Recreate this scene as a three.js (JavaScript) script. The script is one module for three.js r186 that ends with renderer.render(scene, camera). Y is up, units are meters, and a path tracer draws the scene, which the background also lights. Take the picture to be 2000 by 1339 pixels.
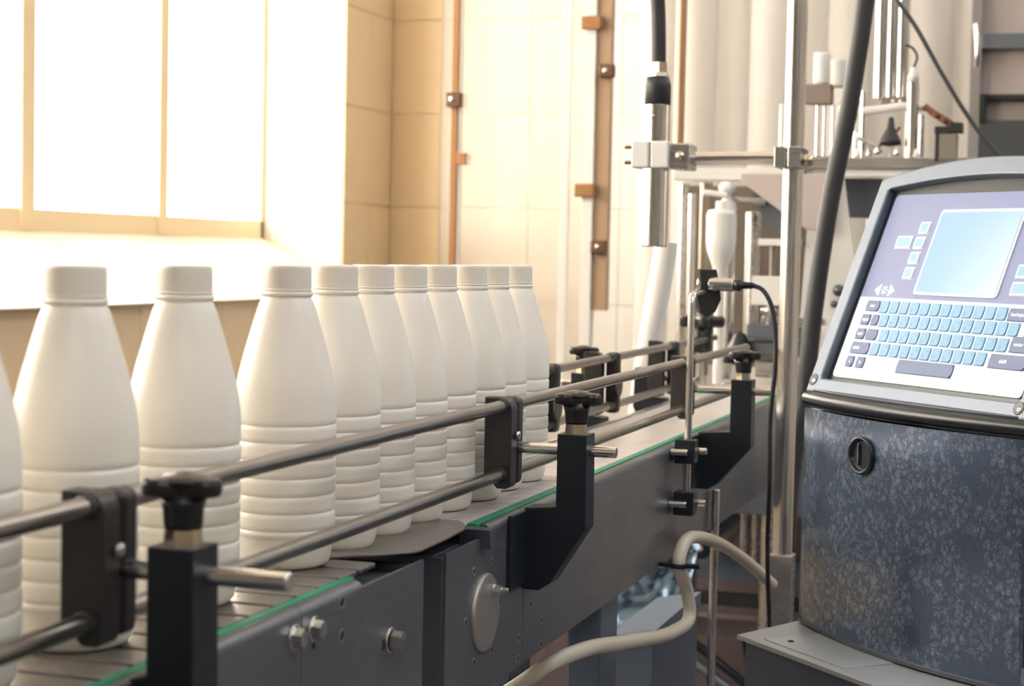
import * as THREE from 'three';
import { RoundedBoxGeometry } from 'three/addons/geometries/RoundedBoxGeometry.js';
import { mergeGeometries, toCreasedNormals } from 'three/addons/utils/BufferGeometryUtils.js';
import { RectAreaLightUniformsLib } from 'three/addons/lights/RectAreaLightUniformsLib.js';

// ---------------------------------------------------------------- camera, sky, exposure, large lights
const scene = new THREE.Scene();
const camera = new THREE.PerspectiveCamera(2 * Math.atan(669.5 / 3400) * 180 / Math.PI, 2000 / 1339, 0.05, 60);
camera.rotation.order = 'YXZ';
camera.position.set(0.5984, 1.2008, 0);
camera.rotation.set(-0.05134, 0.31575, 0.0210);
camera.focus = 1.8;
camera.userData.fStop = 9.5;
const renderer = new THREE.WebGLRenderer({ antialias: true });
renderer.toneMapping = THREE.LinearToneMapping;
renderer.toneMappingExposure = 1.5;
renderer.shadowMap.enabled = true;
scene.background = new THREE.Color().setRGB(1.0, 0.92, 0.80);
scene.backgroundIntensity = 9.6;
RectAreaLightUniformsLib.init();
const CEIL = 3.3, LED = new THREE.Color().setRGB(0.90, 0.95, 1.0);  // LED: cool tint of the added fill panels

// ---------------------------------------------------------------- helpers
let seed = 7;
const rnd = () => { seed = (seed * 1664525 + 1013904223) >>> 0; return seed / 4294967296; };
const hash = (x, y, s) => { let h = (x * 374761393 + y * 668265263 + s * 974634777) | 0; h = Math.imul(h ^ (h >>> 13), 1274126177); return ((h ^ (h >>> 16)) >>> 0) / 4294967296; };
function vnoise(x, y, p, s) {
  const ix = Math.floor(x), iy = Math.floor(y), fx = x - ix, fy = y - iy, u = fx * fx * (3 - 2 * fx), v = fy * fy * (3 - 2 * fy), w = (a) => ((a % p) + p) % p;
  const a = hash(w(ix), w(iy), s), b = hash(w(ix + 1), w(iy), s), c = hash(w(ix), w(iy + 1), s), d = hash(w(ix + 1), w(iy + 1), s);
  return (a + (b - a) * u) + ((c + (d - c) * u) - (a + (b - a) * u)) * v;
}
function fbm(x, y, p, s, oct = 4) { let t = 0, a = 0.5, n = 0; for (let k = 0; k < oct; k++) { t += a * vnoise(x, y, p, s + k); n += a; a *= 0.5; x *= 2; y *= 2; p *= 2; } return t / n; }
function tex(n, fn, srgb, size) {
  const d = new Uint8Array(n * n * 4);
  for (let y = 0; y < n; y++) for (let x = 0; x < n; x++) { const c = fn(x / n, y / n); const i = (y * n + x) * 4; d[i] = c[0]; d[i + 1] = c[1]; d[i + 2] = c[2]; d[i + 3] = 255; }
  const t = new THREE.DataTexture(d, n, n); t.wrapS = t.wrapT = THREE.RepeatWrapping; t.magFilter = THREE.LinearFilter; t.minFilter = THREE.LinearMipmapLinearFilter;
  if (srgb) t.colorSpace = THREE.SRGBColorSpace;
  t.repeat.set(1 / size, 1 / size); t.needsUpdate = true; return t;
}
const gray = (v) => { const k = Math.max(0, Math.min(255, v * 255)); return [k, k, k]; };
const brushTex = tex(256, (x, y) => gray(0.82 + 0.16 * (fbm(x * 4, y * 90, 90, 3, 2) - 0.5) + 0.14 * (fbm(x * 5, y * 5, 5, 9) - 0.5)), false, 0.25);
const grainTex = tex(256, (x, y) => gray(0.5 + 0.6 * (fbm(x * 48, y * 48, 48, 21, 3) - 0.5)), false, 0.06);
const smudgeTex = tex(256, (x, y) => gray(0.94 + 0.08 * (fbm(x * 6, y * 14, 14, 33) - 0.5) + 0.04 * (fbm(x * 60, y * 60, 60, 5, 2) - 0.5)), true, 0.6);
function mat(r, g, b, rough, metal = 0, o = {}) { const m = new THREE.MeshPhysicalMaterial({ roughness: rough, metalness: metal, ...o }); m.color.setRGB(r, g, b); return m; }
const M = {
  steel: mat(0.62, 0.61, 0.60, 0.34, 1, { roughnessMap: brushTex }),
  chrome: mat(0.74, 0.72, 0.70, 0.2, 1),
  plate: mat(0.23, 0.24, 0.265, 0.46, 0.7, { roughnessMap: brushTex, map: smudgeTex }),
  rail: mat(0.34, 0.315, 0.29, 0.3, 1),
  black: mat(0.009, 0.013, 0.019, 0.45, 0, { bumpMap: grainTex, bumpScale: 0.0003 }),
  clamp: mat(0.030, 0.027, 0.025, 0.42, 0, { bumpMap: grainTex, bumpScale: 0.0002 }),
  knob: mat(0.022, 0.02, 0.019, 0.28),
  brass: mat(0.72, 0.62, 0.48, 0.25, 1),
  green: mat(0.01, 0.23, 0.12, 0.5),
  slat: mat(0.25, 0.23, 0.215, 0.36, 0.6, { roughnessMap: brushTex }),
  belt: mat(0.56, 0.51, 0.50, 0.32, 0.1),
  dark: mat(0.01, 0.011, 0.013, 0.7),
  bottle: mat(0.92, 0.865, 0.775, 0.34, 0, { clearcoat: 0.15, clearcoatRoughness: 0.35 }),
  cap: mat(0.90, 0.835, 0.735, 0.45),
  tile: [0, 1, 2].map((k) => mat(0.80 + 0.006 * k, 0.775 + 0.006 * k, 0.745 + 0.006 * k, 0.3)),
  glareTile: [0, 1, 2].map((k) => mat(0.86 + 0.006 * k, 0.67 + 0.008 * k, 0.43 + 0.008 * k, 0.3)),  // window-side tiles, warm window glare painted into their colour
  grout: mat(0.78, 0.70, 0.58, 0.9),
  plaster: mat(0.84, 0.78, 0.68, 0.85),
  frame: mat(0.88, 0.72, 0.47, 0.5),  // tan holds the warm glare around the backlit window bars
  frameWhite: mat(0.86, 0.80, 0.68, 0.5),
  pane: new THREE.MeshPhysicalMaterial({ transmission: 1, thickness: 0, roughness: 0.02, ior: 1.45 }),
  acrylic: new THREE.MeshPhysicalMaterial({ transmission: 1, thickness: 0, roughness: 0.12, ior: 1.45 }),
  curtain: new THREE.MeshPhysicalMaterial({ transmission: 0.35, thickness: 0, roughness: 0.55 }),
  amber: mat(0.36, 0.17, 0.06, 0.4),
  amberDark: mat(0.13, 0.06, 0.03, 0.4),
  floor: mat(0.12, 0.10, 0.11, 0.6, 0, { map: smudgeTex }),
  whitePlastic: mat(0.82, 0.81, 0.79, 0.4),
  pinkPlate: mat(0.62, 0.54, 0.52, 0.42, 0.3),
  darkSteel: mat(0.17, 0.19, 0.22, 0.45, 0.8),
  bluePaint: mat(0.10, 0.13, 0.18, 0.45, 0.3),
  hose: mat(0.62, 0.56, 0.46, 0.4),
  umbilical: mat(0.03, 0.03, 0.032, 0.5),
  redBrown: mat(0.20, 0.07, 0.04, 0.5),
  bezel: mat(0.17, 0.20, 0.26, 0.42, 0.25, { bumpMap: grainTex, bumpScale: 0.0002 }),
  rubber: mat(0.012, 0.016, 0.024, 0.32),
};
M.curtain.color.setRGB(0.66, 0.64, 0.62);
M.acrylic.color.setRGB(0.95, 0.92, 0.88);

// creases found on a copy a thousand times larger, as the addon compares positions coarsely
const crease = (g, a) => toCreasedNormals(g.scale(1000, 1000, 1000), a).scale(0.001, 0.001, 0.001);
const V = (x, y, z) => new THREE.Vector3(x, y, z);
function uvm(g) {   // uv in metres by the dominant direction of each face
  g = g.index ? g.toNonIndexed() : g;
  const p = g.attributes.position, uv = new Float32Array(p.count * 2), a = V(), b = V(), c = V(), n = V();
  for (let i = 0; i < p.count; i += 3) {
    a.fromBufferAttribute(p, i); b.fromBufferAttribute(p, i + 1); c.fromBufferAttribute(p, i + 2);
    n.copy(b).sub(a).cross(c.clone().sub(a)); const x = Math.abs(n.x), y = Math.abs(n.y), z = Math.abs(n.z);
    [a, b, c].forEach((q, k) => { const w = x >= y && x >= z ? [q.z, q.y] : y >= z ? [q.z, q.x] : [q.x, q.y]; uv[(i + k) * 2] = w[0]; uv[(i + k) * 2 + 1] = w[1]; });
  }
  g.setAttribute('uv', new THREE.BufferAttribute(uv, 2)); return g;
}
const box = (w, h, d, x = 0, y = 0, z = 0, r = 0.0015) => uvm(new RoundedBoxGeometry(w, h, d, 2, Math.min(r, w / 2.1, h / 2.1, d / 2.1)).translate(x, y, z));
const span = (x0, x1, y0, y1, z0, z1, r) => box(Math.abs(x1 - x0), Math.abs(y1 - y0), Math.abs(z1 - z0), (x0 + x1) / 2, (y0 + y1) / 2, (z0 + z1) / 2, r);
function lathe(pts, seg = 40) { return new THREE.LatheGeometry(pts.map(([r, y]) => new THREE.Vector2(r, y)), seg); }
function rod(a, b, r, seg = 24, ch = 0.12) {   // a chamfered bar from a to b
  const d = V().subVectors(b, a), l = d.length(), c = r * ch;
  const g = lathe([[0, 0], [r - c, 0], [r, c], [r, l - c], [r - c, l], [0, l]], seg);
  return crease(g, 0.6).applyQuaternion(new THREE.Quaternion().setFromUnitVectors(V(0, 1, 0), d.normalize())).translate(a.x, a.y, a.z);
}
const tube = (pts, r, seg = 80, rs = 12) => new THREE.TubeGeometry(new THREE.CatmullRomCurve3(pts.map((q) => V(...q))), seg, r, rs, false);
function extr(pts, depth, bevel = 0.001, holes = []) {
  const s = new THREE.Shape(pts.map(([x, y]) => new THREE.Vector2(x, y)));
  for (const h of holes) s.holes.push(new THREE.Path(h.map(([x, y]) => new THREE.Vector2(x, y))));
  return uvm(new THREE.ExtrudeGeometry(s, { depth: depth - 2 * bevel, bevelEnabled: bevel > 0, bevelSize: bevel, bevelThickness: bevel, bevelOffset: -bevel, bevelSegments: 2, curveSegments: 12 }).translate(0, 0, bevel));
}
// profile given in (x, y), run along -z from z0 to z1 (z0 > z1)
const along = (pts, z0, z1, bevel = 0) => extr(pts, z0 - z1, bevel).translate(0, 0, z1);
const join = (...g) => mergeGeometries(g.map((x) => { x = x.index ? x.toNonIndexed() : x; for (const k of Object.keys(x.attributes)) if (!['position', 'normal', 'uv'].includes(k)) x.deleteAttribute(k); return x; }));
const hex = (r, t) => { const g = new THREE.CylinderGeometry(r * 0.94, r, t, 6); return crease(g, 0.3); };
const used = {};
function numbered(n) { used[n] = (used[n] ?? -1) + 1; return used[n] ? `${n}_${String(used[n]).padStart(3, '0')}` : n; }
function thing(name, label, category, pos = [0, 0, 0], turn = 0, group) {
  const o = new THREE.Group(); o.name = numbered(name); o.position.set(...pos); o.rotation.y = turn; o.userData = { label, category }; if (group) o.userData.group = group; scene.add(o); return o;
}
function part(name, g, m, parent, label) {
  const o = new THREE.Mesh(g, m); o.name = name; o.castShadow = o.receiveShadow = true; if (label) o.userData.label = label; parent.add(o); return o;
}
function solo(name, g, m, label, category, group) { const o = part(numbered(name), g, m, scene); o.userData = { label, category }; if (group) o.userData.group = group; return o; }
function struct(name, g, m, label) { const o = part(name, g, m, scene); o.userData = { kind: 'structure', label, category: name.split('_')[0] }; return o; }
// moves the origin of a geometry built in world coordinates to a thing's base
const at = (g, o) => g.translate(-o.position.x, -o.position.y, -o.position.z);

// ---------------------------------------------------------------- the room
const WX = -1.807, BZ = -5.9, RX = 7.5, FZ = 6.5;
struct('floor', span(WX - 0.5, RX + 0.2, -0.2, 0, BZ - 0.2, FZ + 0.2, 0.001), M.floor, 'grey brown factory floor');
struct('ceiling', span(WX - 0.5, RX + 0.2, CEIL, CEIL + 0.2, BZ - 0.2, FZ + 0.2, 0.001), M.plaster, 'pale plastered ceiling');
const wallBack = struct('wall_back', span(WX - 0.45, RX + 0.2, 0, CEIL, BZ - 0.2, BZ - 0.008, 0.001), M.grout, 'cream tiled wall behind the filling machine');
struct('wall_right', span(RX, RX + 0.2, 0, CEIL, BZ, FZ, 0.001), M.plaster, 'pale plastered wall');
struct('wall_front', span(WX - 0.45, RX + 0.2, 0, CEIL, FZ, FZ + 0.2, 0.001), M.plaster, 'pale plastered wall');
const WIN = [[-5.48, -3.25], [-2.7, -0.45]], SILL = 1.045, WTOP = 2.85, DEEP = 0.3, FRX = WX - DEEP;
const wallLeft = (() => {
  const z0 = BZ - 0.2, z1 = FZ + 0.2;
  // shape drawn in (-z, y), extruded along +x
  const g = extr([[-z1, 0], [-z0, 0], [-z0, CEIL], [-z1, CEIL]], 0.44, 0, WIN.map(([a, b]) => [[-b, SILL], [-a, SILL], [-a, WTOP], [-b, WTOP]]));
  g.rotateY(Math.PI / 2).translate(WX - 0.448, 0, 0);
  return struct('wall_left', uvm(g), M.plaster, 'cream wall with deep window recesses');
})();
{ // wall tiles, each one its own piece
  const TW = 0.335, geo = {};
  const tileGeo = (w, h) => geo[w.toFixed(3) + h.toFixed(3)] ??= new RoundedBoxGeometry(w - 0.002, h - 0.002, 0.008, 1, 0.001);
  const rows = []; for (let k = -5; k < 6; k++) rows.push([1.362 + k * TW, 1.362 + (k + 1) * TW]);
  rows[0][0] = 0;
  for (const [y0, y1] of rows) {
    const h = y1 - y0; if (h < 0.05 || y0 < -0.4) continue;
    const a = Math.max(0.002, y0);
    for (let k = -1; k < 8; k++) {
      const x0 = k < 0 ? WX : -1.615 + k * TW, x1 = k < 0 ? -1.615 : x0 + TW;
      const t = part('tile', tileGeo(x1 - x0, y1 - a), (k < 0 ? M.glareTile : M.tile)[Math.floor(rnd() * 3)], wallBack);
      t.position.set((x0 + x1) / 2, (a + y1) / 2, BZ - 0.004);
    }
    for (const [u0, u1] of [[BZ, BZ + 0.2], [BZ + 0.2, BZ + 0.42]]) {
      const t = part('tile', tileGeo(u1 - u0, y1 - a), M.glareTile[Math.floor(rnd() * 3)], wallLeft);
      t.rotation.y = Math.PI / 2; t.position.set(WX - 0.004, (a + y1) / 2, (u0 + u1) / 2);
    }
  }
  for (let r = 0; r < 4; r++) for (let k = 0; k < 11; k++) {   // below the sills
    const y1 = SILL - 0.004 - r * TW, y0 = Math.max(0.002, y1 - TW), z = BZ + 0.42 + (k + 0.5) * TW;
    if (y1 - y0 < 0.03) continue;
    const t = part('tile', tileGeo(TW, y1 - y0), M.glareTile[Math.floor(rnd() * 3)], wallLeft);
    t.rotation.y = Math.PI / 2; t.position.set(WX - 0.004, (y0 + y1) / 2, z);
  }
}
WIN.forEach(([z0, z1], i) => {
  const w = new THREE.Group(); w.name = `window_${i + 1}`; w.position.set(FRX, SILL, (z0 + z1) / 2); scene.add(w);
  w.userData = { kind: 'structure', category: 'window', label: i ? 'second window with glare-tinted tan bars nearer along the same wall' : 'overexposed window with glare-tinted tan bars and tall panes above the bottles' };
  const P = (n, g, m, par = w) => part(n, at(g, w), m, par);
  // sloping sill from the wall face up to the frame
  P('sill', uvm(extr([[0, 0], [DEEP + 0.04, 0], [DEEP + 0.04, 0.004], [DEEP + 0.02, 0.012], [0, 0.19], [-0.08, 0.19], [-0.08, 0]], z1 - z0, 0).translate(FRX, SILL, z0)), M.plaster);
  const yb = SILL + 0.19, bars = [z0 + 0.02, -0];
  const FW = 0.06;
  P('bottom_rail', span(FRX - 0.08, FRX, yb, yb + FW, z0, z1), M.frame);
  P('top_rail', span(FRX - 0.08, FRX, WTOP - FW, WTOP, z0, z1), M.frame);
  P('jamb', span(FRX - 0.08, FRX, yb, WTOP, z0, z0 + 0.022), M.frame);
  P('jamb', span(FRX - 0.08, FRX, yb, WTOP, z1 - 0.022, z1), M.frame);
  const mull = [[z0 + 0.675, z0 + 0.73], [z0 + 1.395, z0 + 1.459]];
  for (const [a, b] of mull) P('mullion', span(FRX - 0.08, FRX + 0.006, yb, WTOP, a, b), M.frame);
  const edges = [z0 + 0.022, ...mull.flat(), z1 - 0.022];
  for (let k = 0; k < 3; k++) {
    const a = edges[k * 2], b = edges[k * 2 + 1];
    P('pane', span(FRX - 0.045, FRX - 0.041, yb + FW, WTOP - FW, a, b, 0.0005), M.pane);
    // outer sash of the double window
    const s = P('outer_sash', span(FRX - 0.16, FRX - 0.13, yb + 0.02, WTOP, b - 0.012, b + 0.02), M.frameWhite);
    P('outer_sash', span(FRX - 0.16, FRX - 0.13, yb + 0.02, WTOP, b - 0.075, b - 0.045), M.frameWhite);
  }
});

// added cool fill: LED panels over the line, unseen above the view
for (const [x, z] of [[1.6, -4.0], [3.6, -4.0], [1.6, -1.0], [3.6, -1.0], [1.6, 2.0], [3.6, 2.0]]) {
  const l = thing('added_fill_panel', 'added cool white fill panel on the ceiling, out of view', 'lamp', [x, CEIL - 0.05, z], 0, 'added ceiling fill panels');
  part('housing', box(1.24, 0.05, 1.24, 0, 0.025, 0, 0.004), M.whitePlastic, l);
  const g = mat(0.9, 0.9, 0.9, 0.5); g.emissive.copy(LED); g.emissiveIntensity = 1.5;
  part('fill_diffuser', box(1.2, 0.006, 1.2, 0, -0.003, 0, 0.002), g, l);
  const r = new THREE.RectAreaLight(LED, 2.3, 1.18, 1.18); r.position.set(x, CEIL - 0.06, z); r.rotation.x = -Math.PI / 2; r.name = 'added_fill_light'; scene.add(r);
}

// ---------------------------------------------------------------- conveyors
const BELT = 0.95, PX = 0.086;
const sideProfile = (s, lip, y0, y1 = 0.943) => {
  const p = [[PX - 0.003, y0], [PX, y0], [PX, y1]];
  if (lip) for (let k = 1; k <= 6; k++) { const a = k / 6 * Math.PI / 2; p.push([PX - 0.007 + 0.007 * Math.cos(a), y1 + 0.007 * Math.sin(a)]); }
  if (lip) { p.push([PX - 0.009, y1 + 0.007], [PX - 0.009, y1 + 0.0045]); for (let k = 5; k >= 0; k--) { const a = k / 6 * Math.PI / 2; p.push([PX - 0.007 + 0.004 * Math.cos(a), y1 + 0.004 * Math.sin(a)]); } } else p.push([PX - 0.003, y1]);
  return s > 0 ? p : p.map(([x, y]) => [-x, y]).reverse();
};
function bolt(par, name, y, z, r = 0.0062, x = PX, washer = 0) {
  const o = part(name, hex(r, 0.008).rotateZ(-Math.PI / 2).rotateX(0.2 + rnd() * 0.5), M.steel, par); o.position.set(x + 0.004 + washer, y, z).sub(par.position);
  const f = part('washer', lathe([[0, 0], [r * 1.25, 0], [r * 1.25, 0.001], [r, 0.0014], [0, 0.0014]], 24).rotateZ(-Math.PI / 2), M.chrome, par); f.position.set(x, y, z).sub(par.position);
  return o;
}
function hole(par, y, z, r = 0.0026) {
  const rim = part('screw_hole', lathe([[r * 0.72, -0.0006], [r, 0.0004], [r * 1.12, 0.0002], [r * 1.2, 0]], 16).rotateZ(-Math.PI / 2), M.steel, par); rim.position.set(PX + 0.0002, y, z).sub(par.position);
  const d = part('screw_hole_core', lathe([[0, 0.0001], [r * 0.95, 0.0001], [r * 0.95, -0.001]], 16).rotateZ(-Math.PI / 2), M.dark, par); d.position.set(PX + 0.0003, y, z).sub(par.position);
}
function slats(par, z0, z1, m, gap) {
  const pitch = 0.0381, n = Math.floor((z0 - z1) / pitch);
  const g = uvm(new RoundedBoxGeometry(0.131, 0.004, pitch - gap, 2, 0.0012));
  for (let k = 0; k < n; k++) { const s = part('slat', g, m, par); s.position.set(0, BELT - 0.002, z0 - (k + 0.5) * pitch).sub(par.position); }
}
{
  const c = thing('infeed_conveyor', 'steel slat conveyor with bolted grey side plates carrying the spaced bottles', 'conveyor', [0, 0, -1]);
  const P = (n, g, m, l) => part(n, at(g, c), m, c, l);
  for (const s of [1, -1]) {
    P('side_plate', uvm(along(sideProfile(s, true, 0.74), -0.3, -1.1055)), M.plate);
    P('side_plate', uvm(join(along(sideProfile(s, true, 0.74), -1.1065, -1.215), along(sideProfile(s, false, 0.74, 0.945), -1.215, -1.345))), M.plate);
    P('wear_strip', span(s * 0.0685, s * 0.0765, 0.940, 0.9508, -0.3, -1.222, 0.001), M.green, 'green plastic wear strip');
    P('cross_beam', span(s * 0.02, s * 0.06, 0.75, 0.90, -0.3, -1.34), M.darkSteel);
  }
  P('return_bed', span(-0.066, 0.066, 0.90, 0.935, -0.3, -1.33), M.darkSteel);
  P('end_cover', span(-0.078, 0.078, 0.74, 0.94, -1.34, -1.352), M.darkSteel);
  for (const z of [-0.42, -1.18]) for (const s of [1, -1]) P('leg', span(s * 0.03, s * 0.07, 0, 0.76, z - 0.02, z + 0.02, 0.003), M.darkSteel);
  slats(c, -0.34, -1.30, M.slat, 0.0055);
  bolt(c, 'hex_bolt', 0.9306, -1.0943, 0.0076); bolt(c, 'hex_bolt', 0.9302, -1.1265, 0.0076); bolt(c, 'hex_bolt', 0.8919, -1.273, 0.0084, PX, 0.003);
  P('slot', span(PX - 0.002, PX + 0.0004, 0.916, 0.9275, -1.1245, -1.129, 0.0004), M.dark); P('slot', span(PX - 0.002, PX + 0.0004, 0.8875, 0.8955, -1.256, -1.262, 0.0004), M.dark);
  hole(c, 0.9407, -1.1758, 0.0042); hole(c, 0.9156, -1.1767, 0.0042);
}
{
  const c = thing('filler_conveyor', 'longer conveyor with smooth pinkish belt leading into the filling machine', 'conveyor', [0, 0, -2.4]);
  const P = (n, g, m, l) => part(n, at(g, c), m, c, l);
  const Y0 = 0.797;
  for (const s of [1, -1]) {
    P('side_plate', uvm(join(along(sideProfile(s, false, Y0, 0.941), -1.399, -1.515), along(sideProfile(s, true, Y0), -1.515, -1.6205))), M.plate);
    P('side_plate', uvm(along(sideProfile(s, true, Y0), -1.6215, -3.46)), M.plate);
    P('wear_strip', span(s * 0.0665, s * 0.0765, 0.942, 0.9516, -1.505, -3.46, 0.001), s > 0 ? M.green : M.steel, s > 0 ? 'green plastic wear strip' : 'steel wear strip');
  }
  P('end_cover', span(-0.083, 0.083, Y0, 0.938, -1.399, -1.403), M.plate);
  P('return_bed', span(-0.066, 0.066, 0.88, 0.935, -1.42, -3.46), M.darkSteel);
  slats(c, -1.50, -3.46, M.belt, 0.0012);
  // transfer plate bridging the two belts
  const tp = [[-0.07, 1.27], [0.020, 1.285], [0.030, 1.292], [0.055, 1.313], [0.078, 1.338], [0.0815, 1.35], [0.080, 1.42], [0.077, 1.47], [0.066, 1.50], [0.055, 1.515], [-0.07, 1.515]];
  P('transfer_plate', extr(tp, 0.0016, 0.0003).rotateX(-Math.PI / 2).translate(0, 0.9505, 0), M.slat, 'thin steel plate bridging the belts');
  P('guide_tongue', extr([[0, 0], [0.012, 0.001], [0.016, -0.004], [0.008, -0.018], [0.003, -0.018]], 0.03, 0.0004).rotateY(Math.PI / 2).translate(0.066, 0.9495, -1.485), M.darkSteel);
  // drive cover disc
  const disc = P('bearing_cover', lathe([[0, 0.004], [0.030, 0.004], [0.0345, 0.0035], [0.036, 0.002], [0.036, 0]], 64).rotateZ(-Math.PI / 2).translate(PX, 0.8707, -1.502), mat(0.42, 0.39, 0.36, 0.46, 0.8), 'round stainless bearing cover');
  for (const [y, z] of [[0.8894, -1.5182]]) {
    bolt(c, 'hex_bolt', y, z, 0.0048, PX + 0.004);
    P('stud', rod(V(PX + 0.008, y, z), V(PX + 0.018, y, z), 0.0026), M.chrome);
  }
  for (const [y, z] of [[0.9138, -1.4724], [0.915, -1.5225], [0.8717, -1.4515], [0.8727, -1.5461], [0.8313, -1.5248], [0.8299, -1.476], [0.8512, -1.6455], [0.828, -1.6853], [0.8256, -1.609], [0.8035, -1.6836], [0.805, -1.6074]]) hole(c, y, z, 0.0032);
  for (const z of [-2.0]) for (const s of [1, -1]) P('leg', span(s * 0.035, s * 0.075, 0, 0.8, z - 0.04, z + 0.04, 0.003), M.bluePaint);
  for (const s of [1, -1]) P('support_rod', rod(V(s * 0.096, 0, -2.52), V(s * 0.096, 0.86, -2.52), 0.006), M.steel);
  P('leg_brace', span(-0.07, 0.07, 0.30, 0.34, -1.985, -2.015), M.bluePaint);
}

// ---------------------------------------------------------------- guide rails and their brackets
for (const [x, y, z0, z1, label] of [
  [0.066, 1.052, -0.45, -2.9, 'upper steel guide rail running in front of the bottles'], [0.066, 0.9855, -0.45, -2.75, 'lower steel guide rail just above the belt in front of the bottles'],
  [-0.08, 1.0455, -0.5, -3.35, 'upper steel guide rail behind the bottles'], [-0.08, 0.972, -0.5, -3.2, 'lower steel guide rail behind the bottles']])
  solo('guide_rail', rod(V(x, y, z0), V(x, y, z1), 0.0062, 24, 0.2), M.rail, label, 'rail', 'conveyor guide rails');

function knob(par, x, y, z) {   // a lobed clamping knob on a hex nut
  const N = 60, sh = []; for (let k = 0; k < N; k++) { const a = k / N * Math.PI * 2, r = 0.0195 + 0.0055 * Math.cos(3 * a + 0.4); sh.push([r * Math.cos(a), r * Math.sin(a)]); }
  const head = extr(sh, 0.009, 0.0028).rotateX(-Math.PI / 2).translate(x, y + 0.024, z);
  const dome = lathe([[0.0001, 0.0355], [0.006, 0.035], [0.012, 0.0338], [0.017, 0.032], [0.017, 0.030], [0.0001, 0.030]], 32).translate(x, y, z);
  const neck = lathe([[0.0001, 0.008], [0.0108, 0.008], [0.0112, 0.010], [0.0118, 0.018], [0.0150, 0.0255], [0.0001, 0.0265]], 36).translate(x, y, z);
  const o = part('knob', at(join(head, dome, neck).translate(0, -y, 0).scale(1, 1.2, 1).translate(0, y, 0), par), M.knob, par, 'black lobed clamping knob');
  part('nut', at(join(hex(0.0112, 0.011).translate(x, y + 0.0055, z)), par), M.brass, o);
}
function bracket(label, px, zc, top, reach, knobbed = true, s = 1, clampZ = 0.005) {
  // px: inner face of the post; zc: middle of its thickness; top: its height; reach: outer end of the rod
  const b = thing('rail_bracket', label, 'bracket', [s * PX, 0.80, zc], 0, 'guide rail brackets');
  const T = 0.031, W = 0.0295, m0 = PX + 0.002;
  const pts = [[m0, 0.953], [px, 0.956], [px, top], [px + W, top], [px + W + 0.001, 0.936], [m0 + 0.027, 0.880], [m0 + 0.016, 0.873], [m0, 0.873]];
  const mir = (p) => (s > 0 ? p : p.map(([x, y]) => [-x, y]).reverse());
  part('post', at(extr(mir(pts), T, 0.0012).translate(0, 0, zc - T / 2), b), M.black, b);
  part('flange', at(span(s * (PX + 0.0002), s * (PX + 0.005), 0.879, 0.951, zc + T / 2 - 0.002, zc + T / 2 + 0.046, 0.001), b), M.black, b);
  if (knobbed) knob(b, s * (px + W / 2), top, zc);
  const cx = s > 0 ? 0.066 : -0.08;   // the rails it holds
  const ry = top - 0.0165;
  part('rod', at(rod(V(cx + s * 0.006, ry, zc), V(s * reach, ry, zc), 0.0056, 24, 0.15), b), M.chrome, b, 'short steel cross rod');
  part('set_screw', at(lathe([[0, 0], [0.004, 0], [0.004, 0.004], [0, 0.005]], 16).rotateZ(s > 0 ? -Math.PI / 2 : Math.PI / 2).translate(cx + s * 0.0105, ry + 0.013, zc + 0.012), b), M.steel, b);
  // double rail clamp: a rounded block that grips both rails and its thicker back
  const yu = s > 0 ? 1.052 : 1.0455, yl = s > 0 ? 0.9855 : 0.972, r = 0.011;
  const prof = []; const add = (x, y, a0, a1) => { for (let k = 0; k <= 5; k++) { const a = a0 + (a1 - a0) * k / 5; prof.push([x + r * Math.cos(a), y + r * Math.sin(a)]); } };
  const hz = 0.020, y1 = yu + 0.0085, y0 = yl - 0.014;
  add(hz - r, y1 - r, 0, Math.PI / 2); prof.push([-hz, y1]); prof.push([-hz, y0]); add(hz - r, y0 + r, -Math.PI / 2, 0);
  const zb = zc + clampZ;
  const shape = prof.map(([a, y]) => [-a, y]).reverse();      // rounded corners towards the far side
  const fr = []; const rc = (x, y, q, a0) => { for (let k = 0; k <= 6; k++) { const t = a0 + k / 6 * Math.PI / 2; fr.push([x + q * Math.cos(t), y + q * Math.sin(t)]); } };
  rc(s * 0.0105 - 0.012, y1 - 0.012, 0.012, 0); fr.push([s * 0.0105 - 0.028, y1], [s * 0.0105 - 0.028, y0 + 0.014]); fr.push([s * 0.0105 - 0.014, y0]); rc(s * 0.0105 - 0.006, y0 + 0.006, 0.006, -Math.PI / 2);
  const front = extr(fr, 0.019, 0.0014).translate(cx, 0, zb + 0.0015);
  const rear = span(cx - 0.0105, cx + 0.0105, y0 + 0.002, y1 - 0.001, zb - 0.0205, zb - 0.0005, 0.006);
  const g1 = join(front, rear);
  const cl = part('rail_clamp', at(uvm(g1), b), M.clamp, b, 'black double rail clamp');
  const g2 = new THREE.CylinderGeometry(0.017, 0.018, 0.003, 40).rotateZ(Math.PI / 2).translate(cx - s * 0.0118, ry, zb);
  part('clamp_disc', at(g2, b), M.clamp, cl);
  for (const y of [yu, yl]) part('rail_collar', at(rod(V(cx, y, zb + hz + 0.006), V(cx, y, zb - hz - 0.003), 0.0074, 20, 0.15), b), M.clamp, cl);
}
bracket('black rail bracket with lobed knob and long steel rod beside the two widely spaced bottles', 0.0985, -0.885, 1.030, 0.181);
bracket('black rail bracket with lobed knob beside the round bearing cover', 0.1200, -1.627, 1.027, 0.1756);
bracket('black rail bracket with lobed knob behind the bent sensor rod', 0.1330, -2.436, 1.030, 0.192);
bracket('black rail bracket on the window side just past the last bottle', 0.115, -2.25, 1.012, 0.16, true, -1);
bracket('black rail bracket with knob standing clear on the window side of the belt', 0.112, -2.575, 1.020, 0.16, true, -1);
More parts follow.
